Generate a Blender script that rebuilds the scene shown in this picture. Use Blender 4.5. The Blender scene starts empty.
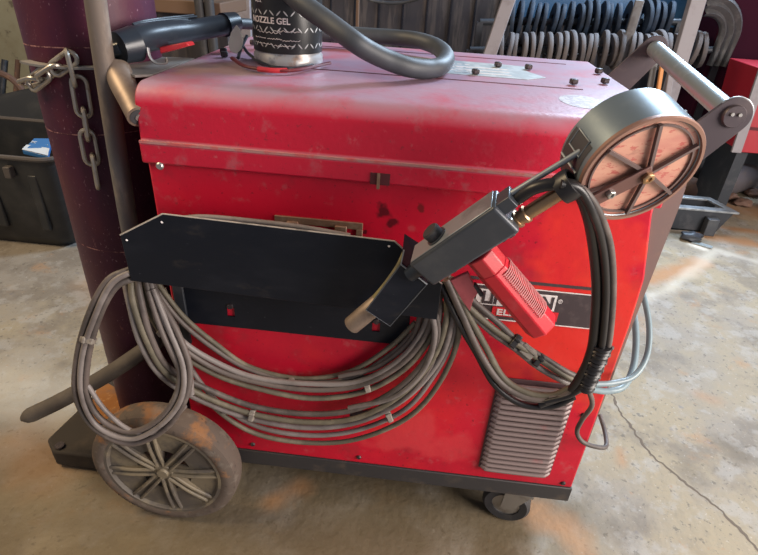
import bpy, bmesh, math, random
from mathutils import Vector, Matrix, noise
random.seed(7)
PI = math.pi
C = bpy.context.scene.collection
# ---------------------------------------------------------------- camera
W, H, FPX = 758, 555, 534.06
PITCH, YAW, ROLL = 0.5395, -0.0645, 0.0651
CAM = Vector((0.4844, -0.8821, 1.2362))
cp, sp, cy, sy = math.cos(PITCH), math.sin(PITCH), math.cos(YAW), math.sin(YAW)
VF = Vector((sy*cp, cy*cp, -sp)); _r = Vector((cy, -sy, 0)); _u = _r.cross(VF)
c_, s_ = math.cos(ROLL), math.sin(ROLL)
VR = c_*_r + s_*_u; VU = -s_*_r + c_*_u
cd = bpy.data.cameras.new('camera'); co = bpy.data.objects.new('camera', cd); C.objects.link(co)
m = Matrix((VR, VU, -VF)).transposed().to_4x4(); m.translation = CAM
co.matrix_world = m; cd.sensor_width = 36; cd.lens = FPX/W*36; cd.clip_start = .02
bpy.context.scene.camera = co
def ray(px, py): return VF*FPX + VR*(px-W/2) - VU*(py-H/2)
def Y(px, py, y):                      # point of the place seen at a pixel, at depth plane y
    d = ray(px, py); return CAM + d*((y-CAM.y)/d.y)
def Z(px, py, z):
    d = ray(px, py); return CAM + d*((z-CAM.z)/d.z)
def PL(px, py, o, n):
    d = ray(px, py); return CAM + d*((o-CAM).dot(n)/d.dot(n))
def V(*a): return Vector(a)
# ---------------------------------------------------------------- mesh builder
def frame(a):
    a = a.normalized(); h = V(0,0,1) if abs(a.z) < .9 else V(1,0,0)
    u = a.cross(h).normalized(); return u, a.cross(u).normalized()
def smooth_path(pts, n=8):
    P = [pts[0]*2-pts[1]] + list(pts) + [pts[-1]*2-pts[-2]]; out = []
    for i in range(1, len(P)-2):
        p0, p1, p2, p3 = P[i-1:i+3]
        for k in range(n):
            t = k/n
            out.append(.5*((2*p1)+(p2-p0)*t+(2*p0-5*p1+4*p2-p3)*t*t+(3*p1-p0-3*p2+p3)*t**3))
    out.append(pts[-1].copy()); return out
class MB:
    def __init__(s): s.bm = bmesh.new()
    def face(s, vs):
        try: s.bm.faces.new(vs)
        except ValueError: pass
    def box(s, c, d, ax=None):
        ax = ax or (V(1,0,0), V(0,1,0), V(0,0,1)); c = Vector(c)
        v = [s.bm.verts.new(c + ax[0]*d[0]/2*i + ax[1]*d[1]/2*j + ax[2]*d[2]/2*k) for i in (-1,1) for j in (-1,1) for k in (-1,1)]
        for f in ((0,1,3,2),(4,6,7,5),(0,4,5,1),(2,3,7,6),(0,2,6,4),(1,5,7,3)): s.face([v[i] for i in f])
        return s
    def bb(s, x0, x1, y0, y1, z0, z1): return s.box(((x0+x1)/2,(y0+y1)/2,(z0+z1)/2), (x1-x0,y1-y0,z1-z0))
    def prism(s, pts, vec):
        a = [s.bm.verts.new(Vector(p)) for p in pts]; b = [s.bm.verts.new(Vector(p)+Vector(vec)) for p in pts]
        s.face(a); s.face(b[::-1]); n = len(a)
        for i in range(n): s.face([a[i], b[i], b[(i+1)%n], a[(i+1)%n]])
        return s
    def lathe(s, prof, o, ax, seg=32, close=False):   # prof: (radius, along)
        o = Vector(o); a = Vector(ax).normalized(); u, v = frame(a); rings = []
        for r, h in prof:
            if r < 1e-6: rings.append([s.bm.verts.new(o+a*h)])
            else: rings.append([s.bm.verts.new(o+a*h+(u*math.cos(t)+v*math.sin(t))*r) for t in [2*PI*k/seg for k in range(seg)]])
        prs = list(zip(rings, rings[1:])) + ([(rings[-1], rings[0])] if close else [])
        for A, B in prs:
            for k in range(seg):
                k2 = (k+1) % seg
                if len(A) == 1 and len(B) == 1: continue
                if len(A) == 1: s.face([A[0], B[k], B[k2]])
                elif len(B) == 1: s.face([A[k], B[0], A[k2]])
                else: s.face([A[k], B[k], B[k2], A[k2]])
        return s
    def cyl(s, p0, p1, r0, r1=None, seg=20):
        p0, p1 = Vector(p0), Vector(p1); r1 = r0 if r1 is None else r1; L = (p1-p0).length
        return s.lathe([(0,0),(r0,0),(r1,L),(0,L)], p0, p1-p0, seg)
    def tube(s, pts, r, seg=12, n=8, closed=False, rf=None, flat=1):
        P = [Vector(p) for p in pts]
        if not closed and len(P) > 2: P = smooth_path(P, n)
        N = len(P); prev = None; rings = []
        for i, p in enumerate(P):
            t = (P[(i+1)%N]-P[i-1]) if closed else (P[min(i+1,N-1)]-P[max(i-1,0)])
            t.normalize()
            if prev is None: u, _ = frame(t)
            else:
                u = prev - t*prev.dot(t)
                if u.length < 1e-6: u, _ = frame(t)
                u.normalize()
            prev = u; v = t.cross(u); rr = r*(rf(i/(N-1)) if rf else 1)
            rings.append([s.bm.verts.new(p+(u*math.cos(a)+v*math.sin(a)*flat)*rr) for a in [2*PI*k/seg for k in range(seg)]])
        for i in range(N if closed else N-1):
            A, B = rings[i], rings[(i+1)%N]
            for k in range(seg): s.face([A[k], A[(k+1)%seg], B[(k+1)%seg], B[k]])
        if not closed: s.face(rings[0][::-1]); s.face(rings[-1])
        return s
def wl(o): return o.matrix_world.translation if False else Vector(o['_w']) if '_w' in o else Vector((0,0,0))
ROOT = {}
def obj(name, mb, mat, parent=None, bevel=0, seg=2, flat=False):
    me = bpy.data.meshes.new(name); bm = mb.bm
    bmesh.ops.recalc_face_normals(bm, faces=bm.faces)
    o = bpy.data.objects.new(name, me); C.objects.link(o)
    if parent is not None:
        off = ROOT[parent.name]; o.parent = parent
    else:
        lo = [min(v.co[i] for v in bm.verts) for i in range(3)]; hi = [max(v.co[i] for v in bm.verts) for i in range(3)]
        off = V((lo[0]+hi[0])/2, (lo[1]+hi[1])/2, lo[2]); o.location = off
    ROOT[o.name] = off
    bmesh.ops.translate(bm, verts=bm.verts, vec=-off)
    bm.to_mesh(me); bm.free(); me.materials.append(mat)
    if not flat:
        me.shade_smooth(); me.set_sharp_from_angle(angle=math.radians(38))
    if bevel:
        b = o.modifiers.new('bevel', 'BEVEL'); b.width = bevel; b.segments = seg; b.limit_method = 'ANGLE'; b.angle_limit = math.radians(35)
    return o
def tag(o, label, cat, group=None):
    o['label'] = label; o['category'] = cat
    if group: o['group'] = group
    return o
def thing(name, loc, label, cat, group=None):
    o = bpy.data.objects.new(name, None); C.objects.link(o); o.location = loc; o.empty_display_size = .05
    ROOT[o.name] = Vector(loc); return tag(o, label, cat, group)
def struct(o): o['kind'] = 'structure'; return o
def copy_thing(o, delta, label, group=None):      # a copy with copies of its parts
    r = o.copy(); C.objects.link(r); r.location = o.location + Vector(delta); r['label'] = label
    for ch in list(o.children):
        c = ch.copy(); C.objects.link(c); c.parent = r
    return r
# ---------------------------------------------------------------- materials
def mat(name, base, rough=.6, metal=0, layers=(), dust=None, spots=(), bump=0, bscale=60, trans=0, coat=0, stretch=None, spec=.5, grime=None):
    m = bpy.data.materials.new(name); m.use_nodes = True; nt = m.node_tree; N, L = nt.nodes, nt.links
    b = N['Principled BSDF']; b.inputs['Roughness'].default_value = rough; b.inputs['Metallic'].default_value = metal
    b.inputs['Specular IOR Level'].default_value = spec
    if trans: b.inputs['Transmission Weight'].default_value = trans
    if coat: b.inputs['Coat Weight'].default_value = coat; b.inputs['Coat Roughness'].default_value = .25
    geo = N.new('ShaderNodeNewGeometry'); pos = geo.outputs['Position']
    if stretch:
        mp = N.new('ShaderNodeMapping'); mp.inputs['Scale'].default_value = stretch; L.new(pos, mp.inputs[0]); npos = mp.outputs[0]
    else: npos = pos
    rgb = N.new('ShaderNodeRGB'); rgb.outputs[0].default_value = (*base, 1); col = rgb.outputs[0]
    def noisefac(scale, lo, hi, seed=0, vec=npos, detail=6):
        n = N.new('ShaderNodeTexNoise'); n.noise_dimensions = '4D'; n.inputs['W'].default_value = seed; n.inputs['Scale'].default_value = scale
        n.inputs['Detail'].default_value = detail; n.inputs['Roughness'].default_value = .62; L.new(vec, n.inputs['Vector'])
        r = N.new('ShaderNodeMapRange'); r.interpolation_type = 'SMOOTHSTEP'; r.inputs[1].default_value = lo; r.inputs[2].default_value = hi
        L.new(n.outputs[0], r.inputs[0]); return r.outputs[0]
    def mul(a, k):
        x = N.new('ShaderNodeMath'); x.operation = 'MULTIPLY'; L.new(a, x.inputs[0])
        if isinstance(k, (int, float)): x.inputs[1].default_value = k
        else: L.new(k, x.inputs[1])
        return x.outputs[0]
    def mix(fac, c2):
        nonlocal col
        x = N.new('ShaderNodeMix'); x.data_type = 'RGBA'; L.new(fac, x.inputs[0]); L.new(col, x.inputs[6]); x.inputs[7].default_value = (*c2, 1); col = x.outputs[2]
    for i, (c2, scale, lo, hi, k) in enumerate(layers): mix(mul(noisefac(scale, lo, hi, i*3.7+1), k), c2)
    if dust:
        c2, k = dust; sx = N.new('ShaderNodeSeparateXYZ'); L.new(geo.outputs['Normal'], sx.inputs[0])
        r = N.new('ShaderNodeMapRange'); r.inputs[1].default_value = .15; r.inputs[2].default_value = .95; L.new(sx.outputs[2], r.inputs[0])
        f = mul(r.outputs[0], k); f = mul(f, noisefac(9, .1, .6, 21)); mix(f, c2)
        L.new(noisefac(5,.3,.7,5), b.inputs['Roughness']) if False else None
    for (sx_, sy_, sz_, rad, c2, k) in spots:
        d = N.new('ShaderNodeVectorMath'); d.operation = 'DISTANCE'; d.inputs[1].default_value = (sx_, sy_, sz_)
        nn = N.new('ShaderNodeTexNoise'); nn.inputs['Scale'].default_value = 45 if rad < .05 else 14; L.new(pos, nn.inputs['Vector'])
        ad = N.new('ShaderNodeVectorMath'); ad.operation = 'MULTIPLY_ADD'; L.new(nn.outputs['Color'], ad.inputs[0])
        ad.inputs[1].default_value = (rad*2.2,)*3; L.new(pos, ad.inputs[2])
        sb = N.new('ShaderNodeVectorMath'); sb.operation = 'SUBTRACT'; L.new(ad.outputs[0], sb.inputs[0]); sb.inputs[1].default_value = (rad*1.1,)*3
        L.new(sb.outputs[0], d.inputs[0])
        r = N.new('ShaderNodeMapRange'); r.inputs[1].default_value = rad; r.inputs[2].default_value = rad*.6; L.new(d.outputs['Value'], r.inputs[0]); mix(mul(r.outputs[0], k), c2)
    L.new(col, b.inputs['Base Color'])
    if bump:
        n = N.new('ShaderNodeTexNoise'); n.inputs['Scale'].default_value = bscale; n.inputs['Detail'].default_value = 5; L.new(npos, n.inputs['Vector'])
        bp = N.new('ShaderNodeBump'); bp.inputs['Strength'].default_value = bump; bp.inputs['Distance'].default_value = .003; L.new(n.outputs[0], bp.inputs['Height']); L.new(bp.outputs[0], b.inputs['Normal'])
    return m
DUST = (.42,.36,.36)
M = {}
M['red'] = mat('red_paint', (.56,.006,.028), .45, 0, spec=.35, layers=[((.36,.004,.022),2.2,.42,.62,.7), ((.76,.03,.015),3,.5,.75,.5), ((.16,.008,.015),110,.60,.66,.65), ((.45,.10,.11),34,.56,.72,.45), ((.30,.02,.03),14,.54,.66,.5)],
    dust=((.50,.34,.36),.9), spots=[(.86,0,.62,.22,(.80,.05,.02),.55),(.80,0,.84,.14,(.78,.04,.02),.45),(.428,0,.845,.016,(.08,.005,.01),.9),(.445,0,.825,.011,(.08,.005,.01),.9),(.495,0,.86,.009,(.12,.01,.01),.8),(.395,0,.80,.006,(.08,.005,.01),.9),(.52,0,.29,.09,(.62,.05,.06),.6),(.62,0,.27,.06,(.62,.05,.06),.5),(.92,0,.55,.05,(.35,.08,.04),.3)], bump=.18, bscale=60, coat=.06)  # first two large orange spots paint brighter light into the panel's right side
M['lid'] = mat('dusty_red_lid_paint', (.54,.008,.035), .42, 0, layers=[((.42,.008,.03),4,.45,.7,.5), ((.5,.25,.25),50,.6,.75,.4), ((.2,.02,.03),130,.60,.68,.6), ((.40,.12,.14),22,.54,.7,.5)], dust=((.36,.25,.33),.93), spots=[(.07,.17,1.03,.09,(.40,.26,.18),.55),(.02,.2,1.03,.07,(.36,.28,.25),.5)], bump=.2, bscale=90)
M['crease'] = mat('pale_crease_paint', (.42,.20,.19), .6, layers=[((.55,.05,.06),30,.45,.6,.7)])
M['dark_slot'] = mat('dark_slot', (.09,.012,.018), .8)
M['black_metal'] = mat('black_sheet_metal', (.006,.008,.014), .42, 0, spec=.3, layers=[((.016,.018,.026),6,.45,.7,.7), ((.09,.09,.08),180,.68,.74,.6), ((.12,.12,.13),70,.66,.74,.5), ((.1,.08,.06),14,.6,.75,.25)], bump=.08, bscale=18, stretch=(1,1,2.2))
M['black_rail'] = mat('black_base_rail', (.03,.028,.03), .6, layers=[((.10,.075,.055),14,.5,.7,.6)])
M['fascia'] = mat('brown_grey_front', (.20,.13,.12), .6, layers=[((.30,.17,.12),8,.45,.65,.6)])
M['band'] = mat('black_name_band', (.055,.04,.045), .5, layers=[((.13,.10,.10),40,.5,.7,.6)])
M['white'] = mat('white_lettering', (.75,.70,.70), .6, layers=[((.45,.35,.35),60,.5,.7,.5)])
M['redlabel'] = mat('red_label', (.62,.02,.03), .5)
M['vent_back'] = mat('dark_vent_gap', (.10,.05,.055), .7)
M['vent'] = mat('dusty_grey_louvre', (.22,.165,.16), .5, .15, layers=[((.38,.10,.10),14,.6,.75,.5),((.2,.15,.15),60,.5,.7,.5)])
M['brass_latch'] = mat('worn_latch_metal', (.26,.15,.10), .5, .4, layers=[((.40,.30,.22),50,.45,.7,.6)])
M['screw'] = mat('dark_screw', (.05,.04,.045), .5, .5, layers=[((.2,.15,.13),200,.5,.7,.5)])
M['decal'] = mat('silver_decal', (.45,.50,.52), .4, .3, layers=[((.62,.66,.68),30,.45,.6,.8),((.4,.3,.32),60,.55,.7,.6)])
M['oval'] = mat('worn_oval_sticker', (.45,.42,.42), .5, layers=[((.25,.2,.25),130,.48,.55,.8)])
M['tyre'] = mat('rusty_dusty_tyre', (.10,.075,.06), .85, layers=[((.27,.12,.045),14,.5,.62,.8), ((.17,.145,.12),34,.52,.66,.5), ((.04,.03,.025),70,.58,.66,.6)], bump=.6, bscale=45)
M['wheel'] = mat('grey_plastic_wheel', (.10,.085,.072), .6, layers=[((.22,.18,.12),8,.45,.58,.85),((.05,.045,.042),30,.55,.7,.5)], bump=.2, bscale=60)
M['rubber'] = mat('black_rubber', (.03,.03,.034), .6, layers=[((.10,.09,.08),20,.5,.7,.5)])
M['zinc'] = mat('zinc_metal', (.42,.41,.40), .42, .8, layers=[((.2,.16,.13),30,.5,.7,.6)], bump=.2)
M['chain'] = mat('chain_steel', (.40,.37,.33), .4, .85, layers=[((.2,.13,.08),60,.5,.7,.6)])
M['cylinder'] = mat('maroon_cylinder_paint', (.050,.005,.026), .5, 0, spec=.35, layers=[((.085,.012,.024),6,.4,.7,.8), ((.32,.18,.22),150,.62,.68,.75), ((.20,.08,.09),60,.62,.7,.5), ((.03,.006,.02),3,.5,.7,.6), ((.25,.09,.07),26,.66,.76,.5)], bump=.15, bscale=50, spots=[], stretch=(1.3,1.3,.7))
M['cyl_scratch'] = mat('scratch_ring', (.34,.16,.15), .7, layers=[((.06,.01,.02),60,.44,.54,1)])
M['pole'] = mat('weathered_steel_pole', (.15,.118,.098), .65, .1, layers=[((.08,.09,.11),9,.45,.65,.6),((.30,.24,.19),40,.5,.7,.5)], stretch=(1,1,.3))
M['tube'] = mat('dusty_grey_tube', (.085,.07,.058), .75, layers=[((.15,.125,.10),14,.45,.7,.6)], bump=.3)
M['platform'] = mat('dirty_dark_platform', (.035,.027,.021), .8, layers=[((.09,.065,.042),9,.45,.7,.7),((.03,.025,.02),26,.5,.7,.5)], bump=.5, bscale=30)
M['rust'] = mat('orange_rust', (.30,.115,.025), .85, layers=[((.20,.10,.05),26,.45,.65,.8),((.55,.30,.12),60,.55,.7,.5)], bump=.5)
M['plate'] = mat('grey_bracket_plate', (.26,.25,.24), .5, .4, layers=[((.12,.11,.10),14,.45,.65,.7)], dust=((.42,.39,.36),.5))
M['tray_edge'] = mat('worn_bare_edge', (.42,.38,.34), .5, layers=[((.12,.11,.1),40,.5,.65,.7)])
M['cable'] = mat('dusty_grey_cable', (.135,.108,.098), .55, layers=[((.06,.05,.046),9,.42,.62,.85),((.26,.22,.19),30,.55,.75,.5)])
M['cable_light'] = mat('pale_grey_cable', (.24,.21,.20), .5, layers=[((.11,.09,.085),9,.42,.62,.8)])
M['cable_olive'] = mat('olive_dirty_cable', (.115,.10,.072), .6, layers=[((.26,.22,.16),16,.45,.7,.7)])
M['cable_blue'] = mat('blue_grey_cable', (.19,.26,.29), .35, layers=[((.12,.14,.18),12,.45,.7,.5)])
M['tie'] = mat('cable_tie', (.24,.21,.18), .6, layers=[((.12,.1,.09),90,.5,.6,.6)])
M['black_cable'] = mat('black_cable', (.013,.012,.014), .38, layers=[((.05,.045,.042),14,.5,.75,.5)])
M['hose'] = mat('dark_grey_hose', (.040,.046,.054), .55, layers=[((.075,.085,.10),9,.45,.7,.6),((.05,.05,.055),30,.5,.7,.5)])
M['gun_black'] = mat('glossy_black_handle', (.018,.024,.034), .3, layers=[((.06,.065,.07),30,.55,.75,.5)])
M['brass'] = mat('tarnished_brass', (.42,.27,.15), .35, .85, layers=[((.22,.16,.12),22,.45,.65,.6)])
M['nozzle'] = mat('dirty_brass_nozzle', (.28,.215,.17), .5, .5, layers=[((.16,.11,.09),16,.45,.65,.7),((.5,.42,.36),50,.6,.75,.5)])
M['trigger'] = mat('red_plastic', (.50,.03,.04), .4, layers=[((.3,.04,.05),30,.5,.7,.5)])
M['trigger_dusty'] = mat('dusty_red_trigger', (.50,.11,.13), .6, layers=[((.36,.05,.07),30,.5,.7,.6)])
M['grip'] = mat('red_grip', (.55,.015,.03), .38, layers=[((.62,.14,.15),16,.55,.75,.4),((.36,.015,.03),30,.5,.7,.5)])
M['grip_rib'] = mat('dusty_grip_ribs', (.66,.30,.30), .6, layers=[((.55,.14,.15),26,.45,.7,.6)])
M['gun_grey'] = mat('dark_grey_gun_body', (.055,.062,.075), .38, .2, layers=[((.10,.105,.11),12,.45,.7,.6)])
M['gun_top'] = mat('worn_gun_edge', (.30,.33,.36), .4, .5, layers=[((.14,.15,.16),16,.45,.6,.6)])
M['alu'] = mat('drum_metal', (.20,.25,.29), .34, .45, layers=[((.32,.36,.38),14,.45,.7,.7),((.14,.15,.16),60,.6,.75,.6)])
M['drum_dark'] = mat('drum_dark', (.05,.05,.055), .5)
M['rim'] = mat('drum_rim', (.30,.17,.13), .42, .35, layers=[((.28,.17,.14),20,.45,.7,.6)])
M['paper'] = mat('orange_pink_label_disc', (.50,.20,.16), .35, layers=[((.62,.34,.24),7,.42,.6,.8),((.42,.06,.06),60,.56,.60,.7),((.25,.10,.08),28,.62,.7,.5)], stretch=(1,1,2.6), coat=.3)
M['rib'] = mat('drum_spoke', (.13,.09,.085), .5)
M['bar'] = mat('brown_lever_bar', (.15,.075,.065), .5, .3)
M['galv_dark'] = mat('dusty_corrugated_metal', (.15,.15,.16), .5, .4, layers=[((.28,.28,.29),20,.5,.7,.6)])
M['galv'] = mat('galvanised', (.36,.42,.44), .36, .6, layers=[((.55,.58,.6),26,.5,.7,.6),((.18,.18,.2),60,.6,.72,.6)])
M['arm'] = mat('dark_arm_metal', (.075,.06,.07), .42, .4, layers=[((.13,.1,.1),26,.5,.7,.5)])
M['bin'] = mat('black_plastic_tote', (.022,.024,.028), .5, layers=[((.05,.05,.052),7,.45,.7,.7)], bump=.15, bscale=16)
M['binrim'] = mat('tote_rim', (.085,.075,.072), .5)
M['blue'] = mat('blue_packet', (.04,.16,.42), .4)
M['whitepk'] = mat('pale_packet', (.55,.6,.66), .4)
M['plaster'] = mat('dirty_cream_wall', (.36,.33,.22), .85, layers=[((.25,.20,.11),2.5,.45,.65,.6),((.10,.07,.05),11,.56,.66,.7)])
M['darkwood'] = mat('dark_boards', (.028,.024,.030), .7, layers=[((.08,.065,.062),4,.45,.62,.8),((.012,.012,.016),9,.5,.65,.7)], stretch=(5,1,.6))
M['bluetarp'] = mat('blue_plastic_sheet', (.035,.10,.20), .35, layers=[((.10,.22,.36),4,.45,.7,.7)])
M['darkmetal'] = mat('dark_blue_grey_metal', (.03,.035,.045), .5, .3, layers=[((.08,.08,.09),14,.5,.7,.6)])
M['ring'] = mat('grey_rings', (.10,.085,.085), .75, 0, layers=[((.07,.07,.08),16,.45,.65,.7)])
M['ringblue'] = mat('blue_grey_rings', (.008,.016,.032), .75, 0, layers=[((.02,.04,.075),16,.45,.65,.7)])
M['palepost'] = mat('pale_post', (.25,.235,.26), .6, layers=[((.2,.18,.2),12,.5,.66,.8)])
M['greypost'] = mat('grey_post', (.18,.18,.19), .6, layers=[((.1,.09,.09),12,.5,.66,.8)])
M['maroon'] = mat('maroon_cabinet', (.028,.002,.012), .8, spec=.15)
M['redcab'] = mat('red_cabinet', (.34,.012,.025), .42)
M['pipe'] = mat('grey_pipe_offcut', (.12,.105,.115), .6, .2, layers=[((.2,.15,.12),14,.5,.7,.6)])
M['scrap'] = mat('rusty_scrap', (.14,.08,.06), .8, layers=[((.3,.15,.07),30,.5,.7,.6)])
M['orange'] = mat('orange_strip', (.6,.25,.08), .5)
M['tan'] = mat('tan_board', (.12,.07,.045), .7, layers=[((.12,.07,.04),6,.45,.65,.7)], stretch=(1,1,4))
M['glass'] = mat('scuffed_clear_lens', (.55,.55,.52), .35, trans=.55)
M['spectacle'] = mat('dark_red_temple', (.14,.015,.02), .35, layers=[((.35,.25,.25),70,.6,.7,.7)])
# can label: black diamond plate
def canlabel():
    m = mat('black_diamond_plate_label', (.015,.016,.018), .35); nt = m.node_tree; N, L = nt.nodes, nt.links; b = N['Principled BSDF']
    uv = N.new('ShaderNodeUVMap'); uv.uv_map = 'UVMap'
    cols = None
    for k, (ang, off) in enumerate(((.785,0),(-.785,.5))):
        mp = N.new('ShaderNodeMapping'); mp.inputs['Scale'].default_value = (1,1,1); mp.inputs['Location'].default_value = (off,off*0,0); L.new(uv.outputs[0], mp.inputs[0])
        fr = N.new('ShaderNodeVectorMath'); fr.operation = 'FRACTION'; L.new(mp.outputs[0], fr.inputs[0])
        sb = N.new('ShaderNodeVectorMath'); sb.operation = 'SUBTRACT'; sb.inputs[1].default_value = (.5,.5,0); L.new(fr.outputs[0], sb.inputs[0])
        m2 = N.new('ShaderNodeMapping'); m2.inputs['Rotation'].default_value = (0,0,ang); m2.inputs['Scale'].default_value = (1,1,1); L.new(sb.outputs[0], m2.inputs[0])
        m3 = N.new('ShaderNodeVectorMath'); m3.operation = 'MULTIPLY'; m3.inputs[1].default_value = (4.2,20,0); L.new(m2.outputs[0], m3.inputs[0])
        ln = N.new('ShaderNodeVectorMath'); ln.operation = 'LENGTH'; L.new(m3.outputs[0], ln.inputs[0])
        r = N.new('ShaderNodeMapRange'); r.inputs[1].default_value = 1.0; r.inputs[2].default_value = .75; L.new(ln.outputs['Value'], r.inputs[0])
        if cols is None: cols = r.outputs[0]
        else:
            a = N.new('ShaderNodeMath'); a.operation = 'MAXIMUM'; L.new(cols, a.inputs[0]); L.new(r.outputs[0], a.inputs[1]); cols = a.outputs[0]
    x = N.new('ShaderNodeMix'); x.data_type = 'RGBA'; L.new(cols, x.inputs[0]); x.inputs[6].default_value = (.018,.02,.022,1); x.inputs[7].default_value = (.52,.54,.55,1)
    L.new(x.outputs[2], b.inputs['Base Color']); return m
M['canlabel'] = canlabel()
M['canbody'] = mat('dented_can_metal', (.55,.55,.56), .35, .5, layers=[((.45,.25,.12),22,.55,.68,.7),((.15,.17,.22),30,.55,.65,.6)])

def text_mesh(body, size, extrude=0.0006, bold=0.0):
    cu = bpy.data.curves.new('t', 'FONT'); cu.body = body; cu.size = size; cu.extrude = extrude; cu.offset = bold; cu.align_x = 'LEFT'; cu.resolution_u = 3
    o = bpy.data.objects.new('t', cu); C.objects.link(o); bpy.context.view_layer.update()
    dg = bpy.context.evaluated_depsgraph_get(); me = bpy.data.meshes.new_from_object(o.evaluated_get(dg))
    mb = MB(); mb.bm.from_mesh(me); bpy.data.objects.remove(o); bpy.data.curves.remove(cu); bpy.data.meshes.remove(me); return mb
def place_text(mb, fn):
    for v in mb.bm.verts: v.co = fn(v.co)
    return mb

# ================================================================ SETTING
def floor_mesh():
    bm = bmesh.new(); x0, x1, y0, y1 = -5.0, 4.2, -1.2, 3.5; nx, ny = 555, 283
    g = [[bm.verts.new((x0+(x1-x0)*i/nx, y0+(y1-y0)*j/ny, 0)) for i in range(nx+1)] for j in range(ny+1)]
    for j in range(ny):
        for i in range(nx): bm.faces.new((g[j][i], g[j][i+1], g[j+1][i+1], g[j+1][i]))
    bm.verts.ensure_lookup_table()
    def segs(pp, z=0): return [Z(a, b, 0).xy for a, b in pp]
    rust = [(segs([(650,280),(672,272),(700,262)]), .05, .9), (segs([(706,236),(735,240),(758,245)]), .05, .9), (segs([(725,228),(758,232)]),.03,.8), (segs([(275,500),(300,485)]), .03, .7),
            (segs([(535,515),(565,530),(580,545)]), .04, .8), (segs([(620,450),(622,462)]), .015, .6), (segs([(705,205),(758,212)]), .12, .7), (segs([(20,440),(60,470)]), .08, .35), (segs([(95,285),(110,300)]), .08, .3), (segs([(700,395),(712,400)]), .03, .4)]
    pale = [(segs([(640,300),(668,290),(690,272),(716,250)]), .03, .42), (segs([(716,250),(758,262)]), .03, .45), (segs([(690,244),(704,249)]), .02, 1), (segs([(10,470),(80,410)]), 0, 0),(segs([(0,385),(80,400)]), .12,.4)]
    dark = [(segs([(-60,470),(60,520),(200,560)]), .26, .8), (segs([(380,530),(180,545),(-40,560)]), .28, .85), (segs([(300,470),(430,500),(500,530)]), .22, .9), (segs([(660,236),(700,240)]), .07, .8), (segs([(718,440),(740,455)]), .03, .35), (segs([(690,470),(700,480)]), .03,.3)]  # lower-front segments paint in the machine's shade over dirt; others are stains
    me = bpy.data.meshes.new('floor'); bm.to_mesh(me); bm.free()
    ca = me.color_attributes.new('stains_shade', 'FLOAT_COLOR', 'POINT')
    def dist(p, a, b):
        ab = b-a; t = max(0, min(1, (p-a).dot(ab)/max(ab.dot(ab), 1e-9))); return (p-a-ab*t).length
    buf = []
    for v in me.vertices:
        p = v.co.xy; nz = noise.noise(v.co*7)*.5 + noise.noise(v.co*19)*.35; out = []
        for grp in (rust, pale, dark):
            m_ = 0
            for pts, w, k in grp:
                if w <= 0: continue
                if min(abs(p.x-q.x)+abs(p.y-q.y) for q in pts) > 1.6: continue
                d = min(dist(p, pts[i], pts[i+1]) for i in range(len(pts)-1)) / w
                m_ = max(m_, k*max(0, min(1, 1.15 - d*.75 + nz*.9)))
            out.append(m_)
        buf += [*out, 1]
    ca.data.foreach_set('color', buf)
    return me
def floor_mat():
    m = mat('concrete_floor', (.245,.215,.178), .72, layers=[((.31,.25,.155),1.1,.42,.6,.8), ((.15,.125,.10),4,.48,.62,.65), ((.34,.32,.29),12,.5,.62,.5), ((.34,.19,.09),6,.58,.70,.5), ((.32,.17,.08),30,.62,.70,.45), ((.11,.095,.075),48,.57,.64,.7), ((.50,.47,.43),75,.60,.66,.35), ((.15,.14,.15),20,.62,.68,.5), ((.10,.09,.08),160,.60,.66,.6)], bump=.9, bscale=45)
    nt = m.node_tree; N, L = nt.nodes, nt.links; b = N['Principled BSDF']; src = b.inputs['Base Color'].links[0].from_socket
    at = N.new('ShaderNodeAttribute'); at.attribute_name = 'stains_shade'; se = N.new('ShaderNodeSeparateColor'); L.new(at.outputs['Color'], se.inputs[0])
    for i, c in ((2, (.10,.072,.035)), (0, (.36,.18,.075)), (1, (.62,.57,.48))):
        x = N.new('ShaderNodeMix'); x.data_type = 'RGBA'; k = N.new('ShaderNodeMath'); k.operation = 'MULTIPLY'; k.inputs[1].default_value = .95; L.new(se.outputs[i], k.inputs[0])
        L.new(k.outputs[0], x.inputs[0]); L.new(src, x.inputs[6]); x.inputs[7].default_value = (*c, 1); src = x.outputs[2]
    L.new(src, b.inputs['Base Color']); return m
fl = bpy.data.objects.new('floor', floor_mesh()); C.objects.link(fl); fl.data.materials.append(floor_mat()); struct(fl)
# crack filled with dirt
cr = MB(); pts = [Z(a, b, .0005) for a, b in [(600,380),(612,395),(620,412),(634,430),(641,441),(655,458),(668,468),(684,482),(700,494),(722,512),(740,530),(760,552),(790,590)]]
pts = smooth_path(pts, 12); vs = []
for i, p in enumerate(pts):
    t = (pts[min(i+1,len(pts)-1)]-pts[max(i-1,0)]).normalized(); n = V(-t.y, t.x, 0); j = noise.noise(p*60)*.009; w = .0034+.003*noise.noise(p*35)
    vs.append((cr.bm.verts.new(p+n*(j+w)), cr.bm.verts.new(p+n*(j-w))))
for a, b in zip(vs, vs[1:]): cr.bm.faces.new((a[0], a[1], b[1], b[0]))
struct(obj('trim_1', cr, mat('crack_dirt', (.13,.10,.075), .9), flat=True))
YB = 3.4
struct(obj('wall_back', MB().bb(-1.6,4.2,YB,YB+.1,0,2.6), M['darkwood']))
struct(obj('wall_left', MB().bb(-5.0,-1.6,YB,YB+.1,0,2.6), M['plaster']))

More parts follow.
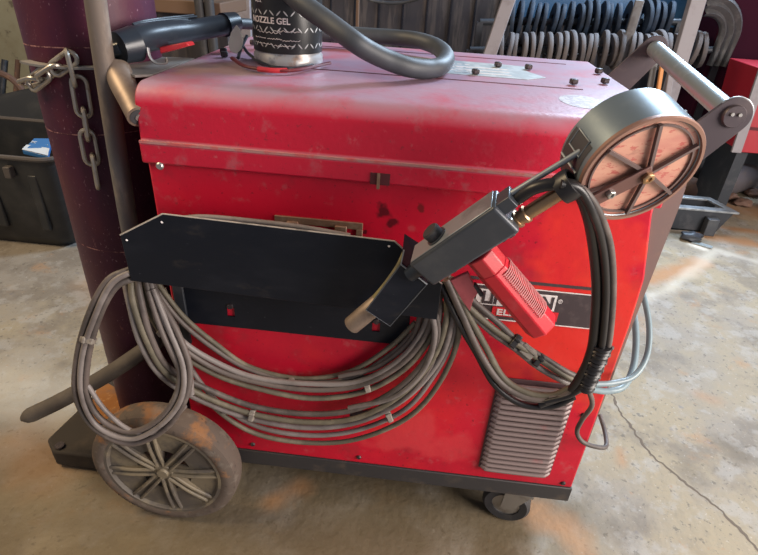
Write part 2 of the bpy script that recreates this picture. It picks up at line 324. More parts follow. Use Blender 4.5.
# ================================================================ WELDING MACHINE
LX = .92
wm = thing('welding_machine', (.46,.34,0), 'large red wheeled welding machine with dusty lid, black side tray and chrome handle', 'welding machine')
body = [(0,.176),(.92,.176),(.918,.654),(.914,.757),(.889,.881),(.886,.912),(0,.912)]
obj('side_case', MB().prism([V(x,0,z) for x, z in body], V(0,.66,0)), M['red'], wm, .004)
fa = [(.8895,.8815),(.8865,.9125),(.897,.9128),(.899,.985),(.925,.985),(.93,.9125),(.925,.65),(.9205,.18),(.9187,.654),(.9147,.757)]
obj('front_fascia', MB().prism([V(x,.006,z) for x, z in fa], V(0,.65,0)), M['fascia'], wm)['label'] = 'brown-grey front fascia edge'
rl = obj('base_rail', MB().bb(0,.922,-.003,.66,.13,.1758), M['black_rail'], wm, .002)
# lid
prof = [(-.012,.9005),(-.012,.9375),(-.005,.9415)] + [(-.003+0*k, .95+k*.0) for k in ()] + [(-.003,.995)]
R_ = .036
for k in range(0, 9):
    a = PI/2*k/8; prof.append((-.003+R_*(1-math.cos(a)), 1.034-R_+R_*math.sin(a)))
prof += [(.64,1.034),(.665,1.022),(.672,1.0),(.672,.9135),(.66,.9135),(.66,.9135)]
prof = prof[:-1]
lid = MB(); lid.prism([V(-.004,y,z) for y, z in prof], V(.898,0,0))
LID = obj('lid', lid, M['lid'], wm, .006, 3); LID['label'] = 'dusty pinkish red lid'
obj('pale_crease_line', MB().box((.445,-.0105,.9395), (.895,.004,.0045)), M['crease'], LID)  # thin paler strip along the lid crease
for y, a, b in ((.567,.16,.82), (.25,.22,.79)):
    obj('slot', MB().box(((a+b)/2,y,1.0342), (b-a,.006,.0012)), M['dark_slot'], LID)
obj('notch', MB().bb(.402,.436,-.0135,-.011,.900,.921), M['dark_slot'], LID)
obj('notch_tab', MB().bb(.414,.419,-.016,-.012,.893,.921), M['brass_latch'], LID)
for x, y in [(.022,.449),(.05,.496),(.030,.345),(.048,.30),(.582,.322),(.871,.456),(.78,.293),(.853,.332),(.709,.438),(.64,.44)]:
    mb = MB().box((x,y,1.041), (.015,.014,.011), (V(.96,.28,0),V(-.28,.96,0),V(0,0,1))); obj('bolt', mb, M['screw'], LID, .003)
mb = MB().prism([V(.40,.50,1.0343),V(.722,.478,1.0343),V(.70,.42,1.0343),V(.735,.35,1.0343),V(.69,.31,1.0343),V(.40,.315,1.0343)], V(0,0,.0008)); dc = obj('decal_strip', mb, M['decal'], LID)
dc['label'] = 'torn silver instruction strip'
mb = MB()
for i in range(9):
    for j in range(3):
        xx = .42+.018*i + .0; mb.box((xx+.006,.36+.04*j,1.0355), (.009+.006*random.random(),.006,.0006))
for i in range(3): mb.box((.60,.34+.035*i,1.0355),(.12,.004,.0006))
obj('printed_lines', mb, M['white'], dc)
mb = MB(); mb.bm.faces.new([mb.bm.verts.new((.765+.042*math.cos(t), .135+.055*math.sin(t), 1.0345)) for t in [2*PI*k/32 for k in range(32)]])
obj('oval_sticker', mb, M['oval'], LID, flat=True)['label'] = 'worn oval sticker'
def screw(px, py, r=.006, m_='screw', y=0):
    p = Y(px, py, y); obj('screw', MB().lathe([(0,-.004),(r*.7,-.004),(r,-.0015),(r,.001)], p, V(0,1,0), 14), M[m_], wm)
screw(160,166,.007,'zinc',-.013)
for a, b in [(253,444),(359,457),(563,483)]: screw(a, b)
screw(584,415,.007); screw(195,382,.008)
# lettering band
b0, b1, zb0, zb1 = .60, .858, .6385, .7155
BAND = obj('name_band', MB().bb(b0,b1,-.0015,.001,zb0,zb1), M['band'], wm)
BAND['label'] = 'black name band with white and red lettering'
obj('white_edge', MB().bb(b0,b1,-.0022,-.0016,zb1-.0015,zb1+.0006), M['white'], BAND)
obj('white_edge', MB().bb(b0,b1,-.0022,-.0016,zb0-.0006,zb0+.0015), M['white'], BAND)
obj('pinstripe', MB().bb(.60,.86,-.0015,.001,.725,.731), M['band'], wm)
LOGO = obj('logo_panel', MB().bb(.617,.768,-.0024,-.0015,.671,.706), M['white'], BAND, .0003)
t = text_mesh('LINCOLN', .038, .0005, .0012); w = max(v.co.x for v in t.bm.verts)
obj('logo_letters', place_text(t, lambda c: V(.6275+c.x/w*.136, -.0028-c.z, .6755+c.y)), M['band'], BAND)
t = text_mesh('\u00ae', .012); obj('registered_mark', place_text(t, lambda c: V(.771+c.x, -.002-c.z, .690+c.y)), M['white'], BAND)
RL = obj('red_label', MB().bb(.652,.778,-.0030,-.0017,.648,.6685), M['redlabel'], BAND)
t = text_mesh('ELECTRIC', .019, .0004, .0004); w = max(v.co.x for v in t.bm.verts)
obj('label_letters', place_text(t, lambda c: V(.660+c.x/w*.11, -.0035-c.z, .6515+c.y)), M['white'], BAND)
# vent
VT = obj('vent_panel', MB().bb(.692,.860,-.003,.001,.214,.494), M['vent_back'], wm, .002)
VT['label'] = 'dusty grey louvred vent'
n = 18
for k in range(n):
    z = .222+k*(.262/(n-1)); mb = MB()
    P = [V(.698,-.002,z),V(.706,-.008,z-.002),V(.72,-.0105,z-.003),V(.83,-.0105,z-.003),V(.846,-.008,z-.002),V(.855,-.002,z)]
    mb.tube(P, .0052, 8, 4); obj('louvre', mb, M['vent'], VT)
# latch behind tray top
fr = MB()
for x0, x1, z0, z1 in ((.228,.392,.806,.8195),(.228,.240,.775,.806),(.380,.392,.775,.806)): fr.bb(x0,x1,-.004,.0005,z0,z1)
LT = obj('latch_frame', fr, M['brass_latch'], wm, .001)
for x in (.262,.352): obj('latch_tab', MB().bb(x-.011,x+.011,-.009,-.0035,.797,.812), M['brass_latch'], LT, .002)
# tray
YT = -.085
fp = [Y(*p, YT) for p in [(120,235),(162,214),(395,241.5),(442,284),(437,320),(131,281)]]
TR = obj('storage_tray', MB().prism(fp, V(0,.003,0)), M['black_metal'], wm, .0012); TR['label'] = 'black sheet-metal storage tray'
zl, zr = fp[5].z, fp[4].z
obj('tray_edge', MB().tube([fp[0],fp[1]], .0014, 6).tube([fp[1]+V(0,.001,0),fp[2]+V(0,.001,0)], .0014, 6).tube([fp[2],fp[3]], .0014, 6), M['tray_edge'], TR)
for p in ((162,222),(127,240),(389,246)): obj('rivet', MB().cyl(Y(*p,YT-.0005), Y(*p,YT+.001), .0022, seg=10), M['white'], TR)
obj('tray_floor', MB().prism([fp[5]+V(.03,.004,.001),fp[4]+V(-.003,.004,.001),V(fp[4].x-.02,-.004,fp[4].z),V(.03,-.004,fp[5].z)], V(0,0,.003)), M['black_metal'], TR)
# back plate with two keyholes cut out (frame of strips)
bp = MB(); z0, z1 = .553, .77; xs = [.012,.118,.134,.420,.436,.495]
for i in (0,2,4): bp.bb(xs[i],xs[i+1],-.004,-.0005,z0,z1)
for i in (1,3): bp.bb(xs[i],xs[i+1],-.004,-.0005,z0,.580).bb(xs[i],xs[i+1],-.004,-.0005,.602,z1)
obj('back_plate', bp, M['black_metal'], TR, 0)
for i, x in enumerate((.126,.428)): obj('keyhole_screw', MB().lathe([(0,-.006),(.006,-.006),(.007,-.003),(.007,0)], V(x,-.001,.606), V(0,1,0), 12), M['screw'], TR)
obj('strap_bracket', MB().bb(.012,.034,-.012,-.0045,.50,.66), M['darkmetal'], TR, .002)
# holster pocket
hp = [Y(*p, -.150) for p in [(401,264),(427,284),(390,326),(366,310)]]
HO = MB().prism(hp, V(0,.0025,0)); obj('holster', HO, M['black_metal'], TR, .001)['label'] = 'black holster plate for the gun'
e0, e1 = hp[0], hp[1]
obj('holster_flange', MB().prism([hp[0], hp[1], hp[1]+V(.01,.063,.02), hp[0]+V(.0,.063,.02)], V(0,0,.0025)), M['black_metal'], TR)
obj('holster_edge', MB().tube([hp[0],hp[3],hp[2],hp[1]], .0011, 6, 1), M['gun_grey'], TR)
obj('holster_lip', MB().tube([Y(404,250,-.152), hp[0]+V(0,-.001,0), hp[1]+V(0,-.001,0)], .0014, 6, 1), M['gun_top'], TR)
# rear wheel
WC = V(-.043,-.062,.174)
WH = obj('rear_wheel', MB().lathe([(.140,-.033),(.148,-.036),(.160,-.034),(.171,-.026),(.174,-.01),(.174,.012),(.170,.026),(.158,.034),(.140,.034),(.136,.0)], WC, V(0,1,0), 64, True), M['tyre'], wm)
WH['label'] = 'large rear wheel with rusty worn tyre'
obj('wheel_disc', MB().lathe([(.066,-.022),(.128,-.026),(.133,-.033),(.141,-.033),(.141,.02),(.133,.02),(.128,-.008),(.066,-.004)], WC, V(0,1,0), 56, True), M['wheel'], WH)
obj('hub', MB().lathe([(0,-.036),(.012,-.036),(.014,-.030),(.022,-.030),(.026,-.024),(.036,-.018),(.038,.01),(0,.01)], WC, V(0,1,0), 28), M['wheel'], WH)
for k in range(8):
    a = 2*PI*k/8+.12; d = V(math.cos(a),0,math.sin(a)); tt = V(-math.sin(a),0,math.cos(a)); mb = MB()
    for s in (-1, 1):
        q = [WC+V(0,-.028,0)+d*.02+tt*s*.008, WC+V(0,-.031,0)+d*.075+tt*s*.0085, WC+V(0,-.027,0)+d*.130+tt*s*.010]
        mb.tube(q, .0046, 8, 4)
    mb.box(WC+V(0,-.020,0)+d*.075, (.115,.014,.021), (d,V(0,1,0),tt)); obj('spoke', mb, M['wheel'], WH)
# far rear wheel and casters
obj('rear_wheel', MB().lathe([(.0,-.034),(.158,-.034),(.168,-.026),(.170,.012),(.158,.034),(0,.034)], V(-.045,.74,.170), V(0,1,0), 40), M['tyre'], wm)
obj('axle', MB().cyl(V(-.045,-.03,.17), V(-.045,.71,.17), .012), M['darkmetal'], wm)
for y, full in ((.035,1),(.60,0)):
    cc = V(.790,y,.060)
    CW = obj('caster', MB().lathe([(.035,-.017),(.053,-.019),(.060,-.011),(.060,.011),(.053,.019),(.035,.017)], cc, V(.25,1,0), 40, True), M['rubber'], wm)
    CW['label'] = 'small caster with black tyre and grey hub'
    obj('caster_hub', MB().lathe([(0,-.020),(.010,-.020),(.012,-.016),(.036,-.014),(.036,.014),(0,.014)], cc, V(.25,1,0), 28), M['zinc'], CW)
    ax = (V(1,-.25,0).normalized(), V(.25,1,0).normalized(), V(0,0,1)); mb = MB()
    for s in (-1, 1):
        o_ = cc+ax[1]*.024*s; mb.prism([o_+ax[0]*a+V(0,0,b) for a, b in [(-.012,-.008),(.012,-.010),(.050,.056),(.050,.064),(-.008,.064)]], ax[1]*.003)
    mb.box(cc+ax[0]*.02+V(0,0,.066), (.075,.055,.006), ax); obj('fork', mb, M['zinc'], CW)
# handle
h0, h1 = Y(731,115,.06), Y(655,49,.46)
HB = obj('handle_bar', MB().cyl(h0, h1, .0175, seg=28), M['galv'], wm); HB['label'] = 'round galvanised handle bar'
def arm(p, q, r, ydir):
    d = (q-p); d.y = 0; L_ = d.length; d.normalize(); nrm = V(0,1,0); u = V(-d.z,0,d.x); mb = MB(); P = []
    for k in range(13):
        a = PI/2+PI*k/12; P.append(p+d*math.cos(a)*r+u*math.sin(a)*r)
    P += [q-u*r*1.15, q+u*r*1.15]
    mb.prism([x+V(0,ydir*.002,0) for x in P], V(0,ydir*.006,0)); A = obj('handle_arm', mb, M['arm'], HB if False else wm, .001); return A
A1 = arm(h0, Y(655,172,.06), .030, -1); A2 = arm(h1, Y(604,97,.46), .028, 1)
obj('end_plug', MB().lathe([(0,-.004),(.017,-.004),(.0185,-.002),(.0185,.006)], h0+V(0,-.010,0), V(0,1,0), 28), M['arm'], A1)
for dx, dz in ((-.006,.004),(.006,.004)): obj('plug_screw', MB().cyl(h0+V(dx,-.0145,dz), h0+V(dx,-.017,dz), .0028), M['zinc'], A1)
obj('arm_edge', MB().tube([h0+V(.0,-.006,0)+V(math.cos(a)*.03,0,math.sin(a)*.03) for a in [(-.6+k*.28) for k in range(12)]], .0014, 6, 2), M['gun_top'], A1)
# gas-bottle platform, pole, bent tube, bracket
pf = [(-.45,.05),(-.41,.012),(-.12,.012),(-.05,.05),(.0,.05),(.0,.60),(-.38,.60),(-.41,.30)]
PF = obj('bottle_platform', MB().prism([V(x,y,.012) for x, y in pf], V(0,0,.052)), M['platform'], wm, .006); PF['label'] = 'dirty black platform carrying the gas cylinder'
obj('platform_lug', MB().lathe([(0,-.003),(.012,-.003),(.012,.003),(0,.003)], V(-.40,.03,.068), V(0,0,1), 16), M['screw'], PF)
obj('rusted_patch', MB().prism([Z(x,y,.0655) for x, y in [(90,408),(97,390),(108,384),(121,392),(124,410),(110,425),(96,424)]], V(0,0,.006)), M['rust'], PF, .002)['label'] = 'orange rusted patch'
ptop = Y(97,-30,.082); pb = Y(140,345,.10)
obj('pole', MB().tube([V(-.062,.072,1.45), V(-.091,.072,1.0), V(-.107,.078,.7), V(-.112,.085,.40)], .0178, 20), M['pole'], wm)['label'] = 'upright weathered steel pole'
tb = [Y(172,330,.13), Y(140,353,.085), Y(105,376,.06), Y(60,401,.02), Y(22,419,-.01)]
obj('bent_tube', MB().tube(tb, .0195, 18, rf=lambda t: 1 if t < .93 else max(.35, math.sqrt(max(0, 1-((t-.93)/.07)**2)))), M['tube'], wm)['label'] = 'dusty grey tube pointing out to the left'
CC = V(-.193,.228,0); CR = .124
def arc(r, a0, a1, n): return [CC+V(r*math.cos(a0+(a1-a0)*k/n), r*math.sin(a0+(a1-a0)*k/n), 1.030) for k in range(n+1)]
pp = arc(CR+.003, math.radians(235), math.radians(372), 16) + [V(-.006,.27,1.030), V(-.006,.08,1.030), V(-.03,.062,1.030)] + arc(CR+.022, math.radians(300), math.radians(236), 10)
obj('bottle_bracket', MB().prism(pp, V(0,0,.004)), M['plate'], wm)['label'] = 'flat grey bracket curved around the cylinder'
pp = [V(-.008,.04,.55), V(-.008,.62,.55), V(-.008,.62,.98), V(-.008,.04,.98)]
obj('rear_panel', MB().prism([V(-.007,.02,.19),V(-.007,.64,.19),V(-.007,.64,.89),V(-.007,.02,.89)], V(.0065,0,0)), M['darkmetal'], wm)

# ================================================================ GAS CYLINDER
gp = [(0,0),(CR-.01,0),(CR,.015),(CR,1.16),(CR-.01,1.22),(CR-.04,1.28),(.045,1.32),(.038,1.36),(.036,1.40),(.030,1.42),(0,1.43)]
gc = thing('gas_cylinder', (CC.x,CC.y,.066), 'tall scratched maroon gas cylinder standing behind the rear wheel', 'gas cylinder')
obj('bottle', MB().lathe(gp, V(CC.x,CC.y,.066), V(0,0,1), 72), M['cylinder'], gc)
for z in (.64,1.06,.90):
    obj('scratch_ring', MB().lathe([(CR,-.0012),(CR+.0004,0),(CR,.0012)], V(CC.x,CC.y,z), V(.05 if z<.7 else -.04,.02,1), 64), M['cyl_scratch'], gc)

# ================================================================ CHAIN
def cylhit(px, py, r):
    d = ray(px, py).normalized(); o = CAM-CC; a = d.x**2+d.y**2; b = 2*(o.x*d.x+o.y*d.y); c = o.x**2+o.y**2-r*r
    D = b*b-4*a*c
    if D < 0: t = -b/(2*a)
    else: t = (-b-math.sqrt(D))/(2*a)
    return CAM+d*t
def link_mb(p, q, side, wire=.0042, hw=.0135):
    d = (q-p); L_ = d.length; d.normalize(); s = side-d*side.dot(d); s.normalize(); P = []
    h = L_/2; c = (p+q)/2; r = hw
    for k in range(9): a = -PI/2+PI*k/8; P.append(c+d*(h-r)+d*math.cos(a)*r+s*math.sin(a)*r)
    for k in range(9): a = PI/2+PI*k/8; P.append(c-d*(h-r)+d*math.cos(a)*r+s*math.sin(a)*r)
    return MB().tube(P, wire, 8, closed=True)
chn = thing('steel_chain', tuple(cylhit(70,60,CR+.02)), 'steel link chain hanging against the front of the maroon cylinder', 'chain')
def nrm_at(p): v = p-CC; v.z = 0; return v.normalized()
run = [((66,50),(75,86),0),((78,76),(85,117),1),((83,108),(88,140),0),((86,130),(93,165),1),((92,155),(98,188),0)]
for a, b, f in run:
    p, q = cylhit(*a, CR+.014), cylhit(*b, CR+.014); n_ = nrm_at((p+q)/2); tng = V(-n_.y, n_.x, 0)
    obj('link', link_mb(p, q, tng if f else (n_+tng*.45)), M['chain'], chn)
run = [((75,55),(52,72),1),((60,66),(40,79),0),((48,72),(30,86),1),((38,80),(24,84),0)]
for a, b, f in run:
    p, q = cylhit(*a, CR+.014), cylhit(*b, CR+.014); n_ = nrm_at((p+q)/2)
    obj('link', link_mb(p, q, V(0,0,1) if f else (n_+V(0,0,.5)), hw=.012), M['chain'], chn)

# ================================================================ BLACK WELDING GUN ON TOP + ITS CABLE
g = thing('welding_gun', tuple(Y(160,50,.18)), 'black welding gun with red trigger lying across the corner of the lid', 'welding gun')
hpnt = [Y(121,47,.10), Y(140,39,.14), Y(165,34,.20), Y(195,30,.27), Y(229,24,.34)]
gh = obj('grip', MB().tube(hpnt, .0245, 20, rf=lambda t: .95+.25*math.sin(PI*min(1,t*1.3))*.5 - .12*t, flat=1.0), M['gun_black'], g)
P_ = smooth_path(hpnt, 8); mb = MB()
for k in range(5):
    off = VU*(.026-.0065*k)-VF*(.008+.0055*k)
    obj('grip_rib', MB().tube([p+off*(1.02) for p in P_[6+2*k//2:26]][::3], .0022, 6, 3), M['gun_black'], gh)
obj('collar', MB().cyl(Y(118,48,.095), Y(135,44,.125), .027, .031), M['gun_black'], g)
obj('end_sleeve', MB().cyl(Y(224,25,.33), Y(236,22,.36), .024, .02), M['gun_black'], g)
tr = [Y(*p, .16) for p in [(159,47),(186,42),(189,46),(160,54)]]
obj('trigger', MB().prism(tr, V(.004,.022,.0)), M['trigger'], g, .002)['label'] = 'red plastic trigger'
obj('hanger_hook', MB().tube([Y(148,48,.115), Y(150,57,.11), Y(156,63,.11), Y(166,63,.115), Y(166,59,.12)], .0045, 8, flat=.5), M['zinc'], g)
obj('neck', MB().tube([Y(122,48,.10), Y(110,51,.102), Y(101,60,.104), Y(106,73,.098), Y(118,84,.085)], .0125, 14), M['gun_black'], g)
nz = [Y(117,70,.085), Y(124,86,.06), Y(132,102,.03), Y(139,117,.00)]
nn = obj('nozzle', MB().tube(nz, .0215, 20, rf=lambda t: 1.12-.2*t), M['nozzle'], g); nn['label'] = 'tarnished metal nozzle'
dn = (nz[3]-nz[2]).normalized(); obj('nozzle_bore', MB().cyl(nz[3]-dn*.002, nz[3]+dn*.0012, .0150), M['drum_dark'], nn); obj('contact_tip', MB().cyl(nz[3]-dn*.002, nz[3]+dn*.003, .0065), M['zinc'], nn)
cab = [Y(232,23,.35), Y(260,25,.44), Y(300,30,.52), Y(345,34,.56), Y(391,37,.57), Y(417,40,.54), Y(437,47,.49), Z(446,57,1.058), Z(441,66,1.055), Z(427,69,1.054), Z(408,67,1.060), Z(388,60,1.072), Z(369,51,1.088), Z(352,40,1.106), Z(328,22,1.13), Z(298,0,1.16), Z(275,-22,1.19)]
obj('cable', MB().tube(cab, .0185, 18, 10, rf=lambda t: .62 if t < .1 else (.62+.38*min(1,(t-.1)/.06))), M['hose'], g)['label'] = 'thick dark grey cable looping over the lid'

# ================================================================ CAN
cb = V(.187,.300,1.0345); cr_ = .0715
cn = thing('gel_can', tuple(cb), 'round can of nozzle gel with black diamond-plate label standing on the lid', 'can')
obj('can_body', MB().lathe([(0,0),(cr_-.004,0),(cr_,.004),(cr_,.018),(cr_-.003,.022),(cr_-.003,.150),(cr_,.155),(cr_-.01,.158),(0,.158)], cb, V(0,0,1), 48), M['canbody'], cn)
lb = MB(); r = cr_-.001; uvl = lb.bm.loops.layers.uv.new('UVMap'); seg = 64
ring = [[lb.bm.verts.new(cb+V(math.cos(2*PI*k/seg)*r, math.sin(2*PI*k/seg)*r, z)) for k in range(seg)] for z in (.026,.148)]
for k in range(seg):
    f = lb.bm.faces.new((ring[0][k], ring[0][(k+1)%seg], ring[1][(k+1)%seg], ring[1][k]))
    for l, (a, b) in zip(f.loops, ((k,0),(k+1,0),(k+1,1),(k,1))): l[uvl].uv = (a/seg*16, b*4.2)
LB = obj('can_label', lb, M['canlabel'], cn)
def wrap(body, size, ang, z, bold=.0003):
    t = text_mesh(body, size, .0003, bold)
    def fn(c): a = math.radians(ang)+c.x/r; rr = r+.0005+c.z; return cb+V(math.cos(a)*rr, math.sin(a)*rr, z+c.y)
    return obj('label_print', place_text(t, fn), M['white'], LB)
wrap('NOZZLE GEL', .0155, 214, .080)
def scribble(ang, z, w_, h_, seed, m_='white'):
    rnd = random.Random(seed); P = []
    for k in range(16):
        a = math.radians(ang)+w_*k/15/r; rr = r+.0006; P.append(cb+V(math.cos(a)*rr, math.sin(a)*rr, z+h_*.45*(.5+.5*math.sin(k*2.4+seed))*rnd.uniform(.3,1)))
    return P
for i, (a, z, w_, h_) in enumerate([(228,.062,.055,.012),(262,.066,.05,.012),(222,.052,.03,.006),(250,.052,.03,.006),(275,.05,.035,.006),(218,.042,.05,.005),(262,.040,.04,.006),(226,.115,.018,.014)]): obj('label_script', MB().tube(scribble(a, z, w_, h_, i), .0005, 4, 3), M['white'], LB)

# ================================================================ SAFETY GLASSES
sg = thing('safety_glasses', tuple(Z(262,70,1.036)), 'dark red and black safety glasses lying around the foot of the can', 'glasses')
zt = 1.042
obj('temple', MB().tube([Z(232,58,zt+.005), Z(245,66,zt), Z(270,70,zt), Z(295,70,zt), Z(330,63,zt)], .0042, 8, flat=.8), M['spectacle'], sg)
obj('temple', MB().tube([Z(243,46,zt+.012), Z(250,55,zt), Z(270,66,zt), Z(300,68,zt-.002), Z(318,62,zt-.002), Z(322,58,zt)], .0032, 8), M['gun_black'], sg)
obj('temple_grip', MB().tube([Z(258,69,zt), Z(272,70.5,zt), Z(287,70.5,zt)], .0048, 8), M['trigger'], sg)
obj('frame_arm', MB().tube([Z(238,58,zt), Y(242,46,.30), Y(247,36,.33)], .0035, 8), M['gun_black'], sg)
ln = [Y(*p, .27) for p in [(236,25),(240,30),(243,40),(241,49),(236,54),(230,51),(228,43),(231,32)]]
obj('lens', MB().prism(ln, V(.001,.0025,0)), M['glass'], sg, .0008)['label'] = 'scuffed grey lens'

# ================================================================ SPOOL GUN
s = thing('spool_gun', tuple(Y(465,245,-.17)), 'grey spool gun with red handle holstered in the black tray', 'welding gun')
A, B = Y(352,325,-.118), Y(562,190,-.215); ax = (B-A).normalized()
H0, H1 = Y(478,252,-.17), Y(538,326,-.155)
hd = (H1-H0); hd = (hd-ax*hd.dot(ax)).normalized(); sd = ax.cross(hd).normalized()
if sd.y > 0: sd = -sd
def on(px, py):    # point on the gun's mid plane
    n_ = sd; return PL(px, py, Y(465,245,-.17), n_)
# nozzle tube
obj('gun_nozzle', MB().lathe([(0,.006),(.0135,.006),(.0135,0),(.0165,0),(.0165,.075),(.0135,.08),(.0135,.13),(0,.13)], A, Y(425,264,-.135)-A, 24), M['nozzle'], s)['label'] = 'dirty metal nozzle'
obj('front_collar', MB().cyl(on(410,274), on(428,262), .013), M['gun_black'], s)
bc = on(463,240); bl = (on(498,222)-on(427,272)).length+.012
bdx = (ax, hd, sd)
GB = obj('gun_body', MB().box(bc+sd*.0, (bl+.008,.054,.048), bdx), M['gun_grey'], s, .005, 3)
obj('gun_cover', MB().box(bc-hd*.0275, (bl*.99,.002,.042), bdx), M['gun_top'], GB, .001)
kn = bc-hd*.0285-ax*.026
obj('knob_recess', MB().cyl(kn, kn-hd*.0022, .017), M['gun_grey'], GB)
obj('knob', MB().lathe([(0,0),(.0135,0),(.0145,.013),(.0125,.0155),(0,.0155)], kn-hd*.001, -hd, 24), M['rubber'], s)['label'] = 'black round knob'
for t_ in (-.3,.3): obj('body_lug', MB().cyl(bc+hd*.026+ax*bl*t_, bc+hd*.036+ax*bl*t_, .006), M['gun_black'], GB)
obj('yellowed_sleeve', MB().tube([Y(404,252,-.118), Y(398,268,-.120), Y(384,290,-.124), Y(368,310,-.124)], .0075, 10, rf=lambda t: .4+1.1*t), mat('yellowed_sleeve', (.22,.19,.09), .5, layers=[((.08,.07,.05),20,.45,.65,.7)]), s)['label'] = 'yellowed dirty sleeve on the nozzle'
# handle: octagonal grip
ha, hb = on(487,261), on(541,325); hdir = (hb-ha).normalized()
def octo(o, d, r, L_, mb=None, r2=None):
    return (mb or MB()).lathe([(0,0),(r,0),(r2 or r,L_-.003),((r2 or r)-.003,L_),(0,L_)], o, d, 8)
obj('grip_collar', octo(ha-hdir*.022, hdir, .0255, .038), M['trigger'], s, .002)
GR = obj('grip', octo(ha+hdir*.012, hdir, .0265, (hb-ha).length-.010, None, .028), M['grip'], s, .0025); GR['label'] = 'red plastic pistol grip'
side = hdir.cross(-VF).normalized()
if side.dot(VR) < 0: side = -side
for k in range(26):
    p = ha+hdir*(.022+k*.0040); nf = (-VF*.75+side).normalized(); nf = (nf-hdir*nf.dot(hdir)).normalized(); tt = hdir.cross(nf)
    mb = MB(); rr = .0272+.0013*k/26
    mb.tube([p+nf*(rr*math.cos(a))+tt*(rr*math.sin(a)) for a in (-.95,-.6,-.2,.2,.6,.95)], .0011, 5, 2); obj('grip_ridge', mb, M['grip_rib'], GR)
tg = [on(*p) for p in [(450,279),(468,271),(478,292),(474,297),(470,310),(464,302)]]
obj('trigger', MB().prism([p-sd*.002 for p in tg], sd*.006), M['trigger_dusty'], s, .0015)['label'] = 'dusty red trigger'
obj('trigger_spring', MB().cyl(on(474,284), on(482,295), .004), M['rubber'], s)
# rear bracket, brass coupling, strap, rod
rb = on(508,207)
obj('rear_bracket', MB().box(rb-hd*.010+sd*.002, (.036,.020,.030), bdx), M['gun_grey'], s, .0015)
obj('bracket_screw', MB().cyl(on(511,213)+sd*.016, on(511,213)+sd*.020, .0035), M['zinc'], s)
obj('rear_plate', MB().box(on(504,222)+ax*.0, (.010,.040,.030), bdx), M['gun_grey'], s, .001)
q0 = on(507,226); q1 = on(558,194); qd = (q1-q0).normalized()
obj('brass_coupling', MB().lathe([(0,0),(.013,0),(.013,.010),(.0105,.011),(.0105,.016),(.013,.017),(.013,.021),(.0105,.022),(.0105,.028),(.0125,.029),(.0125,.034),(.010,.036),(.010,(q1-q0).length+.01),(0,(q1-q0).length+.01)], q0, qd, 24), M['brass'], s)['label'] = 'brass cable coupling'
# drum
DC = Y(641,172,-.19); rd = (DC-CAM).normalized(); th = math.radians(51)
mdir = (VR*.62-VU*.78); mdir = (mdir-rd*mdir.dot(rd)).normalized(); dn = (-rd*math.cos(th)+mdir*math.sin(th)).normalized()
DR = .0815; dep = .064
def od(px, py, k=.0): return PL(px, py, DC+dn*k, dn)
DRM = obj('wire_drum', MB().lathe([(DR-.007,-.002),(DR-.004,0),(DR,-.002),(DR,-dep*.5),(DR,-dep),(DR-.01,-dep-.006),(0,-dep-.006),(0,-dep+.002),(DR-.006,-dep+.002),(DR-.006,-.006),(DR-.007,-.006)], DC, dn, 72), M['alu'], s)
DRM['label'] = 'round metal wire drum'
obj('drum_rim', MB().lathe([(DR-.006,0),(DR-.005,.002),(DR-.001,.002),(DR+.0005,0),(DR,-.005),(DR-.006,-.003)], DC, dn, 72, True), M['rim'], DRM)
obj('label_disc', MB().lathe([(0,-.004),(DR-.006,-.004),(DR-.006,-.006),(0,-.006)], DC, dn, 64), M['paper'], DRM)['label'] = 'orange-pink printed disc'
ctr = od(648,173)
for p in [(661,122),(697,145),(672,194),(625,216),(588,192),(611,152)]:
    e = od(*p); d_ = (e-DC); e = DC+d_.normalized()*(DR-.010); obj('drum_spoke', MB().box((ctr+e)/2+dn*.001, ((e-ctr).length,.0042,.006), ((e-ctr).normalized(), dn.cross((e-ctr).normalized()), dn)), M['rib'], DRM)
obj('drum_inner_ring', MB().lathe([(DR-.0150,-.004),(DR-.0150,-.001),(DR-.0125,-.001),(DR-.0125,-.004)], DC, dn, 64, True), M['rib'], DRM)
e0, e1 = od(594,200,.006), od(652,171,.006); ea = (e1-e0).normalized()
obj('lever_bar', MB().box((e0+e1)/2, ((e1-e0).length,.022,.004), (ea, dn.cross(ea), dn)), M['bar'], DRM, .001)['label'] = 'brown metal bar across the drum'
for p, r_, m_ in [((647,177),.0085,'brass'), ((610,193),.0065,'zinc')]:
    o_ = od(*p, .008); obj('drum_bolt', MB().lathe([(0,0),(r_,0),(r_,.005),(r_*.8,.006),(r_*.5,.006),(r_*.45,.004),(0,.004)], o_, dn, 6), M[m_], DRM)
# open lower-left side of the drum wall, with the dark inner shell showing
sdir = (od(588,150)-DC).normalized(); ss = dn.cross(sdir).normalized()
if ss.dot(VU) > 0: ss = -ss
mb = MB(); n_ = 14
oa = [(a*math.radians(78)/n_) for a in range(n_+1)]
for k in range(n_):
    P = [DC+(sdir*math.cos(a)+ss*math.sin(a))*(DR+.0005)+dn*h for a, h in ((oa[k],-dep+.004),(oa[k+1],-dep+.004),(oa[k+1],-.012),(oa[k],-.012))]
    f_ = [mb.bm.verts.new(p) for p in P]; mb.bm.faces.new(f_)
bmesh.ops.remove_doubles(mb.bm, verts=mb.bm.verts, dist=1e-5)
ds = obj('inner_shell', mb, M['drum_dark'], DRM); ds['label'] = 'dark inner shell'
P = [DC+(sdir*math.cos(a)+ss*math.sin(a))*(DR+.001)+dn*h for a, h in ((-.02,-.052),(.26,-.052),(.26,-.022),(-.02,-.022))]
obj('shell_window', MB().tube(P, .0014, 6, closed=True), M['gun_top'], DRM)
obj('shell_strut', MB().tube([DC+(sdir*math.cos(.5)+ss*math.sin(.5))*(DR+.001)+dn*h for h in (-.06,-.014)], .0018, 6, 1), M['gun_top'], DRM)
